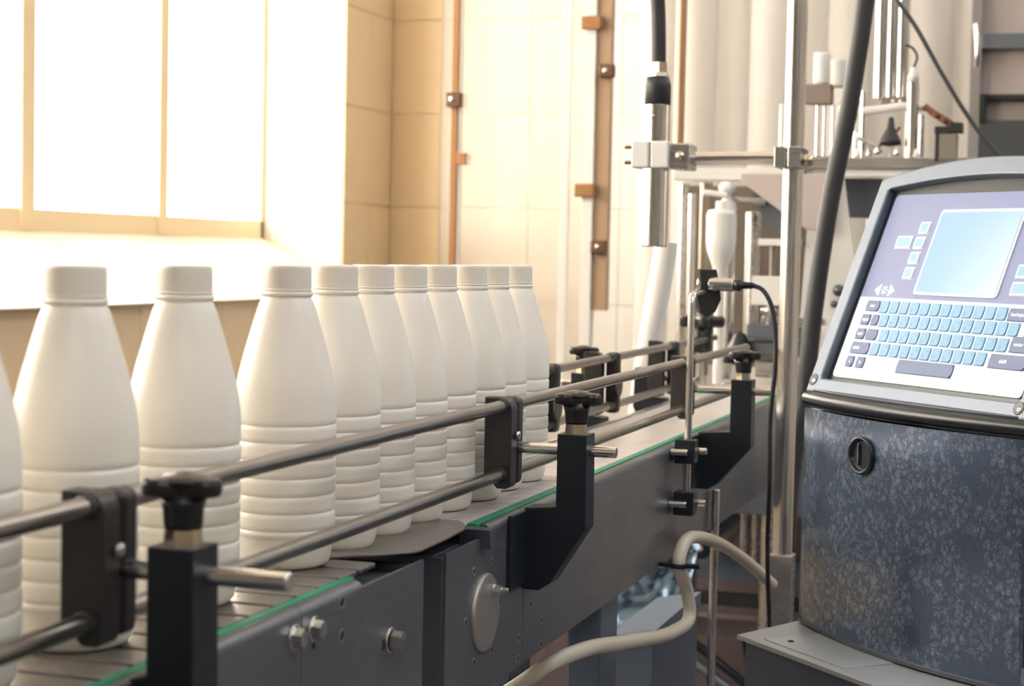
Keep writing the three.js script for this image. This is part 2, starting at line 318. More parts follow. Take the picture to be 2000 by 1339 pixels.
bracket('black rail bracket on the window side closest to the filling machine', 0.115, -2.985, 1.005, 0.16, false, -1);

// ---------------------------------------------------------------- bottles
const bottleGeo = (() => {
  const p = [[0.0001, 0.003], [0.020, 0.003], [0.028, 0.001], [0.0315, 0.0004], [0.0345, 0.0014], [0.0365, 0.0040], [0.0377, 0.008], [0.0384, 0.014], [0.0388, 0.0235], [0.0396, 0.0258], [0.0404, 0.0272], [0.0405, 0.0285]];
  const gr = [0.0310, 0.0445, 0.0580, 0.0720, 0.0860, 0.1000, 0.1130];
  gr.forEach((y, k) => {
    p.push([0.0405, y - 0.0015], [0.0400, y - 0.0008], [0.0393, y - 0.0002], [0.0393, y + 0.0002], [0.0400, y + 0.0008], [0.0405, y + 0.0015]);
    if (k < 6) { const n = gr[k + 1]; p.push([0.0406, y + (n - y) * 0.3], [0.0406, y + (n - y) * 0.7]); }
  });
  for (const q of [[0.0405, 0.118], [0.0405, 0.124], [0.0402, 0.131], [0.0396, 0.138], [0.0386, 0.1455], [0.0371, 0.153], [0.0352, 0.161], [0.0329, 0.170], [0.0303, 0.179], [0.0277, 0.188], [0.0250, 0.197], [0.0224, 0.2055], [0.0205, 0.2105], [0.0190, 0.2128],
    [0.0200, 0.2136], [0.0207, 0.2146], [0.0207, 0.2160], [0.0200, 0.2170], [0.0182, 0.2178], [0.0175, 0.2190], [0.0175, 0.2300], [0.0001, 0.2300]]) p.push(q);
  return crease(lathe(p, 96), 0.9);
})();
const capGeo = (() => {
  const g = lathe([[0.0001, 0.2382], [0.0165, 0.2382], [0.0182, 0.2377], [0.0189, 0.2364], [0.0192, 0.2340], [0.0192, 0.2205], [0.0188, 0.2188], [0.0176, 0.2184]].reverse(), 180);
  const q = g.attributes.position;
  for (let i = 0; i < q.count; i++) { const y = q.getY(i), a = Math.atan2(q.getZ(i), q.getX(i)); if (y > 0.2195 && y < 0.2350) { const f = 1 - 0.009 * (Math.round((a + Math.PI) / (Math.PI * 2) * 180) % 2); q.setX(i, q.getX(i) * f); q.setZ(i, q.getZ(i) * f); } }
  g.computeVertexNormals(); return g;
})();
const neckRing = lathe([[0.0181, 0.2178], [0.0196, 0.2176], [0.0199, 0.2184], [0.0196, 0.2192], [0.0178, 0.2192]], 64);
{
  const proto = thing('milk_bottle', '', 'bottle', [0, BELT, -0.82], 0, 'white milk bottles on the conveyor');
  part('body', bottleGeo, M.bottle, proto); const c = part('cap', capGeo, M.cap, proto); part('tamper_ring', neckRing, M.cap, c);
  const L = ['white plastic milk bottle cut off behind the nearest rail clamp, ahead of the first gap', 'white ribbed milk bottle standing alone behind the nearest knob bracket', 'white ribbed milk bottle standing alone just past the nearest knob', 'white ribbed milk bottle leading the tight row, a gap before it',
    'white milk bottle second in the tight row of eight', 'white milk bottle third in the tight row of eight', 'white milk bottle fourth in the tight row of eight', 'white milk bottle fifth in the tight row, beside the middle rail clamp', 'white milk bottle standing slightly out of line behind the middle rail clamp', 'white milk bottle next to last in the tight row of eight', 'white milk bottle at the end of the tight row, next to the bare belt'];
  const zs = [-0.822, -0.9506, -1.0902, -1.2554, -1.3486]; for (let k = 1; k < 7; k++) zs.push(-1.3486 - k * 0.0814);
  zs.forEach((z, i) => {
    const b = i ? proto.clone() : proto; if (i) { b.name = numbered('milk_bottle'); scene.add(b); b.userData = { ...proto.userData }; }
    b.userData.label = L[i]; b.position.set(i === 8 ? 0.0034 : 0, BELT, z); b.rotation.y = rnd() * 6;
  });
}

// ---------------------------------------------------------------- sensor on its bent rod
{
  const s = thing('sensor_stand', 'thin bent steel rod held by two black blocks on the conveyor side', 'stand', [PX, 0.85, -2.275]);
  const P = (n, g, m, l) => part(n, at(g, s), m, s, l);
  const rx = 0.106, z = -2.272;
  const c = new THREE.CurvePath(); const pts = [[rx, 0.862, z]];
  pts.push([rx, 1.0, z], [rx, 1.13, z], [rx, 1.142, z - 0.001], [rx, 1.149, z - 0.006], [rx, 1.1515, z - 0.014], [rx, 1.1525, z - 0.03], [rx, 1.1525, z - 0.070]);
  P('bent_rod', new THREE.TubeGeometry(new THREE.CatmullRomCurve3(pts.map((q) => V(...q)), false, 'centripetal'), 120, 0.0048, 16), M.chrome);
  for (const y of [0.9425, 0.873]) {
    P('clamp_block', span(PX + 0.004, rx + 0.012, y - 0.016, y + 0.016, z - 0.012, z + 0.012, 0.002), M.black);
    P('clamp_screw', rod(V(PX + 0.001, y, z - 0.008), V(rx + 0.024, y, z - 0.008), 0.0045), M.chrome);
    P('clamp_screw', rod(V(PX + 0.001, y, z + 0.018), V(rx + 0.004, y, z + 0.018), 0.0045), M.chrome);
  }
}
{
  const z = -2.36, y = 1.164, x = 0.108, s = thing('optical_sensor', 'small round steel sensor with black mount and thin black cable', 'sensor', [x, y, z]);
  const P = (n, g, m, l) => part(n, at(g, s), m, s, l);
  P('mount_plate', extr([[-0.015, 0.021], [0.012, 0.021], [0.017, 0.004], [0.021, -0.020], [0.012, -0.038], [0, -0.046], [-0.012, -0.038], [-0.018, -0.018], [-0.013, 0]].reverse(), 0.011, 0.002).rotateY(0.75).translate(x - 0.004, y, z - 0.004), M.clamp);
  P('body', lathe([[0, 0], [0.0085, 0], [0.0105, 0.002], [0.0105, 0.012], [0.009, 0.0125], [0.009, 0.034], [0.006, 0.036], [0, 0.036]], 28).rotateZ(-Math.PI / 2).translate(x + 0.002, y, z), M.chrome);
  P('lock_ring', lathe([[0.009, 0], [0.0125, 0], [0.0125, 0.006], [0.009, 0.006]], 8).rotateZ(-Math.PI / 2).translate(x - 0.012, y, z), M.brass);
  P('plug', lathe([[0, 0], [0.0085, 0], [0.0085, 0.008], [0.005, 0.010], [0.0045, 0.024], [0.003, 0.028], [0, 0.028]], 20).rotateZ(-Math.PI / 2).translate(x + 0.038, y, z), M.rubber);
  P('cable', tube([[x + 0.062, y, z], [x + 0.075, y - 0.004, z], [x + 0.088, y - 0.022, z + 0.002], [x + 0.096, y - 0.06, z + 0.004], [x + 0.098, y - 0.11, z + 0.006], [x + 0.093, y - 0.18, z + 0.004], [x + 0.094, y - 0.27, z], [x + 0.09, y - 0.36, z - 0.02], [x + 0.092, y - 0.5, z - 0.05], [x + 0.092, y - 0.62, z - 0.06]], 0.0032, 120, 8), M.umbilical);
}

// ---------------------------------------------------------------- print head on its post
{
  const X = 0.1585, Z0 = -2.755, s = thing('print_head_post', 'tall polished steel post on a square foot, carrying a cross bar', 'stand', [X, 0, Z0]);
  const P = (n, g, m, l) => part(n, at(g, s), m, s, l);
  P('pole', rod(V(X, 0.70, Z0), V(X, 1.607, Z0), 0.0158, 32, 0.12), M.chrome);
  P('foot_column', span(X - 0.019, X + 0.019, 0.0, 0.732, Z0 - 0.019, Z0 + 0.019, 0.002), M.steel);
  P('cross_bar', rod(V(-0.02, 1.357, Z0 + 0.045), V(X + 0.02, 1.357, Z0 + 0.045), 0.0105, 24), M.chrome);
  for (const o of [-1, 1]) P('clamp_half', span(X - 0.001 + o * 0.0015, X + o * 0.0205, 1.342, 1.3745, Z0 - 0.022, Z0 + 0.062, 0.002), M.steel);
  P('clamp_lever', lathe([[0, 0], [0.007, 0], [0.009, 0.004], [0.009, 0.012], [0.006, 0.016], [0, 0.017]], 20).rotateZ(-Math.PI / 2).translate(X + 0.02, 1.355, Z0 + 0.03), M.brass);
}
{
  const X = -0.0475, Z0 = -2.69, h = thing('ink_jet_cylinder', 'polished steel cylinder print head with black collar and hose on top', 'print head', [X, 1.2, Z0]);
  const P = (n, g, m, l) => part(n, at(g, h), m, h, l);
  P('barrel', lathe([[0, 1.216], [0.0195, 1.216], [0.0208, 1.218], [0.0208, 1.438], [0.0195, 1.440], [0, 1.440]], 48).translate(X, 0, Z0), M.chrome);
  P('collar', lathe([[0, 1.438], [0.0205, 1.438], [0.0205, 1.470], [0.0175, 1.482], [0, 1.482]], 40).translate(X, 0, Z0), M.umbilical);
  P('gland_nut', join(hex(0.0185, 0.006).translate(X, 1.486, Z0), hex(0.0155, 0.016).rotateY(0.3).translate(X, 1.497, Z0)), M.brass);
  P('supply_hose', tube([[X, 1.50, Z0], [X - 0.001, 1.54, Z0], [X - 0.004, 1.60, Z0], [X - 0.010, 1.70, Z0 + 0.02], [X - 0.01, 1.9, Z0 + 0.06]], 0.0118, 60, 16), M.umbilical);
  P('screw', lathe([[0, 0], [0.003, 0], [0.003, 0.002], [0, 0.0025]], 12).rotateX(Math.PI / 2).translate(X - 0.002, 1.42, Z0 + 0.0205), M.brass);
  const c = thing('clamp_block', 'split aluminium clamp block gripping the print head', 'clamp', [X, 1.355, Z0]);
  const Q = (n, g, m, l) => part(n, at(g, c), m, c, l);
  Q('clamp_half', span(X - 0.034, X - 0.006, 1.339, 1.381, Z0 - 0.024, Z0 + 0.028, 0.003), M.whitePlastic);
  Q('clamp_half', span(X - 0.003, X + 0.026, 1.339, 1.381, Z0 - 0.024, Z0 + 0.028, 0.003), M.whitePlastic);
  Q('bar_holder', span(X + 0.027, X + 0.058, 1.337, 1.378, Z0 - 0.036, Z0 + 0.02, 0.003), M.steel);
  for (const y of [1.348, 1.372]) Q('screw', rod(V(X - 0.046, y, Z0 + 0.02), V(X - 0.03, y, Z0 + 0.02), 0.0035), M.brass);
  Q('socket_screw', lathe([[0, 0], [0.007, 0], [0.007, 0.005], [0, 0.006]], 16).rotateX(Math.PI / 2).translate(X + 0.043, 1.358, Z0 + 0.02), M.brass);
}

// ---------------------------------------------------------------- ink jet printer on its stand
const PT = -46 * Math.PI / 180, PO = [0.2705, 0.745, -2.2014];
{
  const pr = thing('inkjet_printer', 'grey industrial ink printer with sloping keyboard console and water-spotted steel cabinet', 'printer', PO, PT);
  const P = (n, g, m, l, par = pr) => part(n, g, m, par, l);
  // cabinet: bowed front skin on a straight box
  const plan = []; const NB = 24, bow = 0.030, PW = 0.40;
  for (let k = 0; k <= NB; k++) { const u = k / NB; plan.push([u * PW, bow * 4 * u * (1 - u)]); }
  const spotCanvas = (() => {
    const n = 1024, cv = document.createElement('canvas'); cv.width = cv.height = n; const x = cv.getContext('2d');
    x.fillStyle = '#788498'; x.fillRect(0, 0, n, n);
    for (let k = 0; k < 9000; k++) { const v = rnd(); x.fillStyle = v < 0.5 ? 'rgba(70,84,104,0.22)' : 'rgba(168,178,192,0.16)'; x.fillRect(rnd() * n, rnd() * n, 1 + rnd() * 3, 2 + rnd() * 10); }
    for (let k = 0; k < 9000; k++) {   // dried water drops with brighter rims
      const d = fbm(k * 0.37, k * 0.11, 64, 4); const px = rnd() * n, py = rnd() * n; if (fbm(px / n * 6, py / n * 6, 6, 77) < 0.36) continue;
      const r = 1.5 + 5.5 * Math.pow(rnd(), 2.4); x.save(); x.translate(px, py); x.rotate((rnd() - 0.5) * 1.2); x.scale(1, 1.35);
      x.beginPath(); x.arc(0, 0, r, 0, 7); x.fillStyle = `rgba(180,192,208,${0.12 + 0.38 * rnd()})`; x.fill(); x.strokeStyle = `rgba(222,230,240,${0.15 + 0.5 * rnd()})`; x.lineWidth = 0.9; x.stroke(); x.restore();
    }
    const t = new THREE.CanvasTexture(cv); t.colorSpace = THREE.SRGBColorSpace; t.wrapS = t.wrapT = THREE.RepeatWrapping; t.repeat.set(1 / 0.42, 1 / 0.42); return t;
  })();
  const spotSteel = mat(0.72, 0.76, 0.83, 0.38, 0.6, { map: spotCanvas, roughnessMap: grainTex });
  const YB = -0.003, YT = 0.270;
  { // front skin with uv in metres along the bow
    const pos = [], uv = [], idx = []; let len = 0;
    const skin = [[0, -0.004], ...plan, [PW, -0.004]];
    skin.forEach(([x, z], i) => { if (i) len += Math.hypot(x - skin[i - 1][0], z - skin[i - 1][1]); pos.push(x, YB, z, x, YT, z); uv.push(len, 0, len, YT - YB); if (i) { const a = i * 2; idx.push(a - 2, a, a - 1, a - 1, a, a + 1); } });
    const g = new THREE.BufferGeometry(); g.setAttribute('position', new THREE.Float32BufferAttribute(pos, 3)); g.setAttribute('uv', new THREE.Float32BufferAttribute(uv, 2)); g.setIndex(idx); g.computeVertexNormals();
    P('cabinet_front', g, spotSteel, 'water-spotted bowed steel front panel');
  }
  P('cabinet_body', extr([[0.003, -0.001], [PW - 0.003, -0.001], ...plan.slice(1, -1).reverse().map(([x, z]) => [x, z - 0.002]), ].map(([x, z]) => [x, -z]).reverse().concat([[0.003, 0.33], [PW - 0.003, 0.33]].reverse()), YT - YB - 0.003, 0.001).rotateX(-Math.PI / 2).translate(0, YB, 0), M.plate);
  P('bottom_rim', uvm(extr([...plan.map(([x, z]) => [x, -z - 0.001]), [PW, 0.02], [0, 0.02]].reverse(), 0.006, 0.001).rotateX(-Math.PI / 2).translate(0, YB, 0)), M.darkSteel);
  // rubber gasket between cabinet and console, following the bow
  const gpts = plan.map(([x, z]) => V(x, 0.2815, z * 0.85 - 0.004));
  P('gasket', join(new THREE.TubeGeometry(new THREE.CatmullRomCurve3(gpts), 60, 0.0085, 14), extr(plan.map(([x, z]) => [x, -z * 0.7 + 0.004]).concat([[PW, 0.2], [0, 0.2]]).reverse(), 0.024, 0.001).rotateX(-Math.PI / 2).translate(0, 0.270, 0)), M.rubber, 'black rubber gasket');
  // latch
  const la = P('latch', lathe([[0.0001, 0.0005], [0.0165, 0.0005], [0.0175, 0.001], [0.0185, 0.004], [0.0200, 0.0055], [0.0222, 0.005], [0.0228, 0.0015], [0.0228, -0.004]], 48).rotateX(Math.PI / 2).translate(0.160, 0.2275, bow * 4 * 0.4 * 0.6 + 0.0012), M.rubber, 'round black quarter-turn latch');
  P('latch_slot', box(0.0025, 0.026, 0.004, 0.155, 0.2285, bow * 0.96 + 0.0030, 0.001), M.bluePaint, null, la);
  // ---- console, drawn in its own plane (u right, v up) and leaned back
  const tau = 22 * Math.PI / 180, lean = new THREE.Matrix4().makeBasis(V(1, 0, 0), V(0, Math.cos(tau), -Math.sin(tau)), V(0, Math.sin(tau), Math.cos(tau))).setPosition(0, 1.0353 - 0.745, 0);
  const Cn = (n, g, m, l, par = pr) => part(n, g.applyMatrix4(lean), m, par, l);
  const arc = (u0, v0, u1, v1, rise, n = 20) => Array.from({ length: n + 1 }, (_, k) => { const t = k / n; return [u0 + (u1 - u0) * t, v0 + (v1 - v0) * t + rise * 4 * t * (1 - t)]; });
  const outer = [[0, 0], [0.40, 0], [0.40, 0.288], ...arc(0.398, 0.2915, 0.002, 0.2915, 0.0245), [0, 0.288]];
  const inner = [[0.0245, 0.0195], [0.3755, 0.0195], [0.379, 0.023], [0.379, 0.276], ...arc(0.376, 0.2785, 0.024, 0.2785, 0.0135), [0.021, 0.276], [0.021, 0.023]];
  Cn('bezel', extr(outer, 0.016, 0.0025, [inner]).translate(0, 0, -0.016), M.bezel, 'grey painted console bezel');
  Cn('housing', extr(outer.map(([u, v]) => [0.2 + (u - 0.2) * 0.985, 0.004 + v * 0.985]), 0.09, 0.004).translate(0, 0, -0.1065), M.bluePaint);
  Cn('recess_rim', extr(inner.map(([u, v]) => [0.2 + (u - 0.2) * 0.999, v]), 0.003, 0).translate(0, 0, -0.0135), M.rubber, 'black inner rim');
  for (const [u, v] of [[0.0085, 0.0165], [0.381, 0.0127]]) {
    const h = Cn('screw_recess', lathe([[0.0001, 0.0004], [0.0066, 0.0004], [0.0071, 0.0009], [0.0076, 0.0007], [0.0078, 0.0001]], 24).rotateX(Math.PI / 2).translate(u, v, 0), M.rubber);
    Cn('screw', lathe([[0.0012, 0.0012], [0.0026, 0.0012], [0.0029, 0.0004]], 12).rotateX(Math.PI / 2).translate(u + 0.0018, v - 0.0018, 0), M.chrome, null, h);
  }
  // membrane print: colours, icons and lettering
  const U0 = 0.031, U1 = 0.369, V0 = 0.026, V1 = 0.2725, SPLIT = 0.1335, CW = 2048, CH = Math.round(CW * (V1 - V0) / (U1 - U0));
  const cv = document.createElement('canvas'); cv.width = CW; cv.height = CH; const k2 = CW / (U1 - U0), g2 = cv.getContext('2d');
  const X = (u) => (u - U0) * k2, Y = (v) => CH - (v - V0) * k2;
  g2.fillStyle = '#7480ac'; g2.fillRect(0, 0, CW, CH);  // slate upper panel, its glare painted in as lavender
  g2.fillStyle = '#e8eaee'; g2.fillRect(0, Y(SPLIT), CW, CH);
  const keys = [];
  const key = (u0, v0, u1, v1, kind, txt, small) => keys.push({ u0, v0, u1, v1, kind, txt, small });
  const PIT = 0.01908, KW = 0.0158, KH = 0.0152;
  const rows = [[0.0852, 0.1213, '1234567890-=', ''], [0.0935, 0.1035, 'QWERTYUIOP[]\\', 'ЙЦУКЕНГШЩЗХЪ '], [0.1035, 0.0845, 'ASDFGHJKL;\'#', 'ФЫВАПРОЛДЖЭ '], [0.0955, 0.0660, '`ZXCVBNM,./', ' ЯЧСМИТЬБЮ ']];
  rows.forEach(([u, v, a, b]) => [...a].forEach((ch, i) => key(u + i * PIT - KW / 2, v - KH / 2, u + i * PIT + KW / 2, v + KH / 2, 'blue', ch, b[i])));
  key(0.050, 0.1150, 0.0755, 0.1290, 'dark', 'esc'); key(0.0490, 0.0965, 0.0665, 0.1105, 'dark', 'caps'); key(0.0695, 0.0965, 0.0830, 0.1105, 'dark', '\u2302');
  key(0.0490, 0.0775, 0.0665, 0.0915, 'dark', 'ctrl'); key(0.0690, 0.0775, 0.0905, 0.0915, 'dark', ''); key(0.0490, 0.0585, 0.0845, 0.0735, 'dark', 'shift \u2191');
  key(0.0490, 0.0405, 0.0635, 0.0545, 'dark', 'i'); key(0.0690, 0.0405, 0.0850, 0.0545, 'dark', 'h'); key(0.1480, 0.0395, 0.2480, 0.0560, 'dark', '');
  key(0.3060, 0.1135, 0.3540, 0.1285, 'dark', 'backspace'); key(0.3410, 0.0960, 0.3620, 0.1110, 'dark', '\u21b5'); key(0.3260, 0.0770, 0.3620, 0.0955, 'dark', 'enter'); key(0.3010, 0.0570, 0.3600, 0.0735, 'dark', 'shift \u2191');
  const soft = [[0.1040, 0.2195, 0.0], [0.1010, 0.2000, 0], [0.0990, 0.1800, 0], [0.0965, 0.1600, 0]];
  for (const v of [0.2195, 0.1995, 0.1795, 0.1595]) key(0.0995, v, 0.1170, v + 0.0152, 'soft', '');
  key(0.0640, 0.1995, 0.0930, 0.2160, 'soft', ''); key(0.2960, 0.1650, 0.3140, 0.1810, 'soft', '\u25c1'); key(0.3190, 0.1650, 0.3370, 0.1810, 'soft', '\u25b7'); key(0.2960, 0.1440, 0.3370, 0.1600, 'soft', '\u21b5');
  const fill = { blue: '#74a4ca', dark: '#586b94', soft: '#86aec8' };
  for (const q of keys) {
    const pad = q.kind === 'blue' ? 0.0009 : 0.0004;
    if (q.kind === 'soft') { g2.fillStyle = '#f4fbfd'; g2.fillRect(X(q.u0 - pad), Y(q.v1 + pad), (q.u1 - q.u0 + 2 * pad) * k2, (q.v1 - q.v0 + 2 * pad) * k2); g2.fillStyle = fill.soft; const e = 0.0018; g2.fillRect(X(q.u0 + e), Y(q.v1 - e), (q.u1 - q.u0 - 2 * e) * k2, (q.v1 - q.v0 - 2 * e) * k2); }
    else { g2.fillStyle = fill[q.kind]; g2.fillRect(X(q.u0 - pad), Y(q.v1 + pad), (q.u1 - q.u0 + 2 * pad) * k2, (q.v1 - q.v0 + 2 * pad) * k2); }
    const cx = X((q.u0 + q.u1) / 2), cy = Y((q.v0 + q.v1) / 2);
    g2.textAlign = 'center'; g2.textBaseline = 'middle';
    if (q.kind === 'blue') { g2.fillStyle = '#4d7fa6'; g2.font = '34px sans-serif'; g2.fillText(q.txt, X(q.u0 + 0.005), Y(q.v0 + 0.0048)); if (q.small && q.small !== ' ') { g2.font = '28px sans-serif'; g2.fillText(q.small, X(q.u1 - 0.004), Y(q.v1 - 0.0045)); } }
    else if (q.kind === 'dark' && q.txt) { g2.fillStyle = '#f2f6fb'; g2.font = 'bold 34px sans-serif'; g2.fillText(q.txt, cx - (q.u1 - q.u0 > 0.03 ? 0.005 * k2 : 0), cy); }
    else if (q.txt) { g2.fillStyle = '#5f97b4'; g2.font = '40px sans-serif'; g2.fillText(q.txt, cx, cy); }
  }
  // contrast symbol with its two arrows
  g2.fillStyle = '#f6faf4'; const iy = Y(0.1435), ix = X(0.0735);
  for (const d of [-1, 1]) { g2.beginPath(); g2.moveTo(ix + d * 118, iy); g2.lineTo(ix + d * 52, iy - 50); g2.lineTo(ix + d * 52, iy + 50); g2.fill(); }
  g2.strokeStyle = '#f6faf4'; g2.lineWidth = 7; for (let a = 0; a < 8; a++) { g2.beginPath(); g2.moveTo(ix + 12 * Math.cos(a * Math.PI / 4), iy + 12 * Math.sin(a * Math.PI / 4)); g2.lineTo(ix + 38 * Math.cos(a * Math.PI / 4), iy + 38 * Math.sin(a * Math.PI / 4)); g2.stroke(); }
  const print = new THREE.CanvasTexture(cv); print.colorSpace = THREE.SRGBColorSpace;
  const memb = mat(1, 1, 1, 0.5, 0, { map: print });
  const printUV = (g) => { g = g.index ? g.toNonIndexed() : g; const p = g.attributes.position, uv = new Float32Array(p.count * 2); for (let i = 0; i < p.count; i++) { uv[i * 2] = (p.getX(i) - U0) / (U1 - U0); uv[i * 2 + 1] = (p.getY(i) - V0) / (V1 - V0); } g.setAttribute('uv', new THREE.BufferAttribute(uv, 2)); return g; };
  const rr = (u0, v0, u1, v1, r) => { const p = [], c = (x, y, a) => { for (let k = 0; k <= 4; k++) { const t = a + k / 4 * Math.PI / 2; p.push([x + r * Math.cos(t), y + r * Math.sin(t)]); } }; c(u1 - r, v1 - r, 0); c(u0 + r, v1 - r, Math.PI / 2); c(u0 + r, v0 + r, Math.PI); c(u1 - r, v0 + r, Math.PI * 1.5); return p; };
  const mz = -0.0105;
  const me = Cn('keyboard_membrane', printUV(extr(rr(U0, V0, U1, V1, 0.006), 0.002, 0).translate(0, 0, mz)), memb, 'printed keyboard membrane, white below and glare-tinted lavender above');
  for (const q of keys) {
    const r = q.kind === 'blue' ? 0.0032 : q.kind === 'dark' ? Math.min(0.0062, (q.v1 - q.v0) / 2.3) : 0.0025;
    Cn('key', printUV(extr(rr(q.u0, q.v0, q.u1, q.v1, r), 0.0016, 0.0005).translate(0, 0, mz + 0.0016)), memb, q.txt === 'backspace' ? 'dark backspace key' : null, me);
  }
  // display
  Cn('screen_surround', extr(rr(0.1305, 0.139, 0.278, 0.2505, 0.005), 0.0022, 0.0005).translate(0, 0, mz + 0.0012), mat(0.90, 0.92, 0.94, 0.4), null, me);
  const lcd = mat(0.26, 0.42, 0.62, 0.1); lcd.emissive.setRGB(0.62, 0.80, 1.0); lcd.emissiveIntensity = 0.12;
  Cn('display_screen', extr(rr(0.1338, 0.1425, 0.2745, 0.2470, 0.003), 0.001, 0.0002).translate(0, 0, mz + 0.003), lcd, 'pale blue lit display', me);
}
{ // umbilical hose of the printer
  solo('umbilical_hose', tube([[0.240, 1.79, -3.02], [0.2327, 1.6405, -3.0013], [0.2142, 1.4672, -2.9858], [0.1876, 1.2938, -2.9678], [0.1691, 1.1206, -2.9525], [0.1583, 0.9649, -2.9405], [0.1485, 0.8955, -2.9335], [0.142, 0.80, -2.92], [0.142, 0.62, -2.9], [0.15, 0.45, -2.9]], 0.0158, 120, 18), M.umbilical, 'thick black umbilical hose hanging down beside the printer', 'hose');
}
{ // steel stand under the printer
  const t = thing('printer_stand', 'dull steel sheet stand under the printer', 'stand', [PO[0], 0, PO[2]], PT);
  const top = [[0.034, 0.115], [0.47, 0.115], [0.47, -0.42], [-0.02, -0.42], [-0.006, 0.0]];
  part('table_top', extr(top.map(([x, z]) => [x, -z]), 0.006, 0.001).rotateX(-Math.PI / 2).translate(0, 0.7345, 0), mat(0.5, 0.53, 0.56, 0.45, 0.55), t);
  part('apron', box(0.42, 0.065, 0.004, 0.255, 0.702, 0.108, 0.001), M.bluePaint, t);
  part('side_apron', extr([[0.108, 0.734], [-0.42, 0.734], [-0.42, 0.66], [0.095, 0.66]].reverse(), 0.004, 0.0005).rotateY(-Math.PI / 2).translate(0.036, 0, 0), M.bluePaint, t);
  part('support_plate', box(0.16, 0.0012, 0.09, 0.15, 0.7411, 0.055, 0.0004), mat(0.55, 0.58, 0.62, 0.4, 0.5), t);
  part('screw', lathe([[0.0001, 0.0012], [0.003, 0.0012], [0.004, 0]], 16).translate(0.095, 0.7416, 0.078), M.dark, t);
  for (const [x, z] of [[0.06, 0.088], [0.44, 0.088], [0.06, -0.39], [0.44, -0.39]]) part('leg', box(0.036, 0.73, 0.036, x, 0.366, z, 0.003), M.bluePaint, t);
}

// ---------------------------------------------------------------- hose, drip tray and frame below the belt
solo('rubber_hose', tube([[0.16, 0.70, -2.66], [0.135, 0.76, -2.53], [0.118, 0.812, -2.36], [0.112, 0.825, -2.24], [0.112, 0.802, -2.208], [0.118, 0.762, -2.235], [0.122, 0.728, -2.235], [0.117, 0.722, -2.165], [0.105, 0.748, -1.97], [0.088, 0.764, -1.845], [0.065, 0.758, -1.79], [0.035, 0.735, -1.78], [0.0, 0.71, -1.765]], 0.0088, 160, 14), M.hose, 'cream rubber hose looping below the conveyor side plate', 'hose');
{
  const s = thing('hose_clip', 'small black clip holding the cream hose', 'clip', [0.1, 0.80, -2.207]);
  part('band', at(lathe([[0.0088, -0.003], [0.0115, -0.003], [0.0115, 0.003], [0.0088, 0.003]], 24).translate(0.112, 0.80, -2.207), s), M.rubber, s);
  part('tab', at(span(0.086, 0.14, 0.797, 0.803, -2.212, -2.204), s), M.rubber, s);
}
{
  const d = thing('drip_tray', 'crumpled shiny steel drip tray on legs under the conveyor', 'tray', [-0.11, 0, -2.95]);
  const g = new THREE.PlaneGeometry(0.15, 0.30, 30, 60), p = g.attributes.position;
  for (let i = 0; i < p.count; i++) p.setZ(i, 0.03 * (fbm(p.getX(i) * 18 + 9, p.getY(i) * 18 + 9, 64, 55) - 0.5) + 0.012 * (fbm(p.getX(i) * 50 + 9, p.getY(i) * 50 + 9, 128, 5) - 0.5));
  g.computeVertexNormals(); g.rotateX(-0.75).translate(0, 0.60, 0);
  part('tray_sheet', g, mat(0.10, 0.15, 0.22, 0.32, 0.85, { side: THREE.DoubleSide }), d);
  part('tray_lip', rod(V(-0.08, 0.495, 0.105), V(0.08, 0.495, 0.105), 0.005), M.steel, d);
  for (const x of [-0.065, 0.065]) { part('tray_leg', rod(V(x, 0, 0.10), V(x, 0.495, 0.10), 0.007), M.darkSteel, d); part('tray_leg', rod(V(x, 0, -0.09), V(x, 0.68, -0.09), 0.007), M.darkSteel, d); }
}
{
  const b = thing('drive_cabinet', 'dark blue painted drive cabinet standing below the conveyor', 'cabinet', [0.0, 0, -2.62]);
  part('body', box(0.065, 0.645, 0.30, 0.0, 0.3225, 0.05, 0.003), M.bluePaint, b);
  part('lid', extr([[-0.036, 0], [0.036, 0], [0.036, 0.022], [-0.036, 0.006]], 0.31, 0.0008).translate(0, 0.645, -0.105), mat(0.10, 0.13, 0.18, 0.8), b);
}

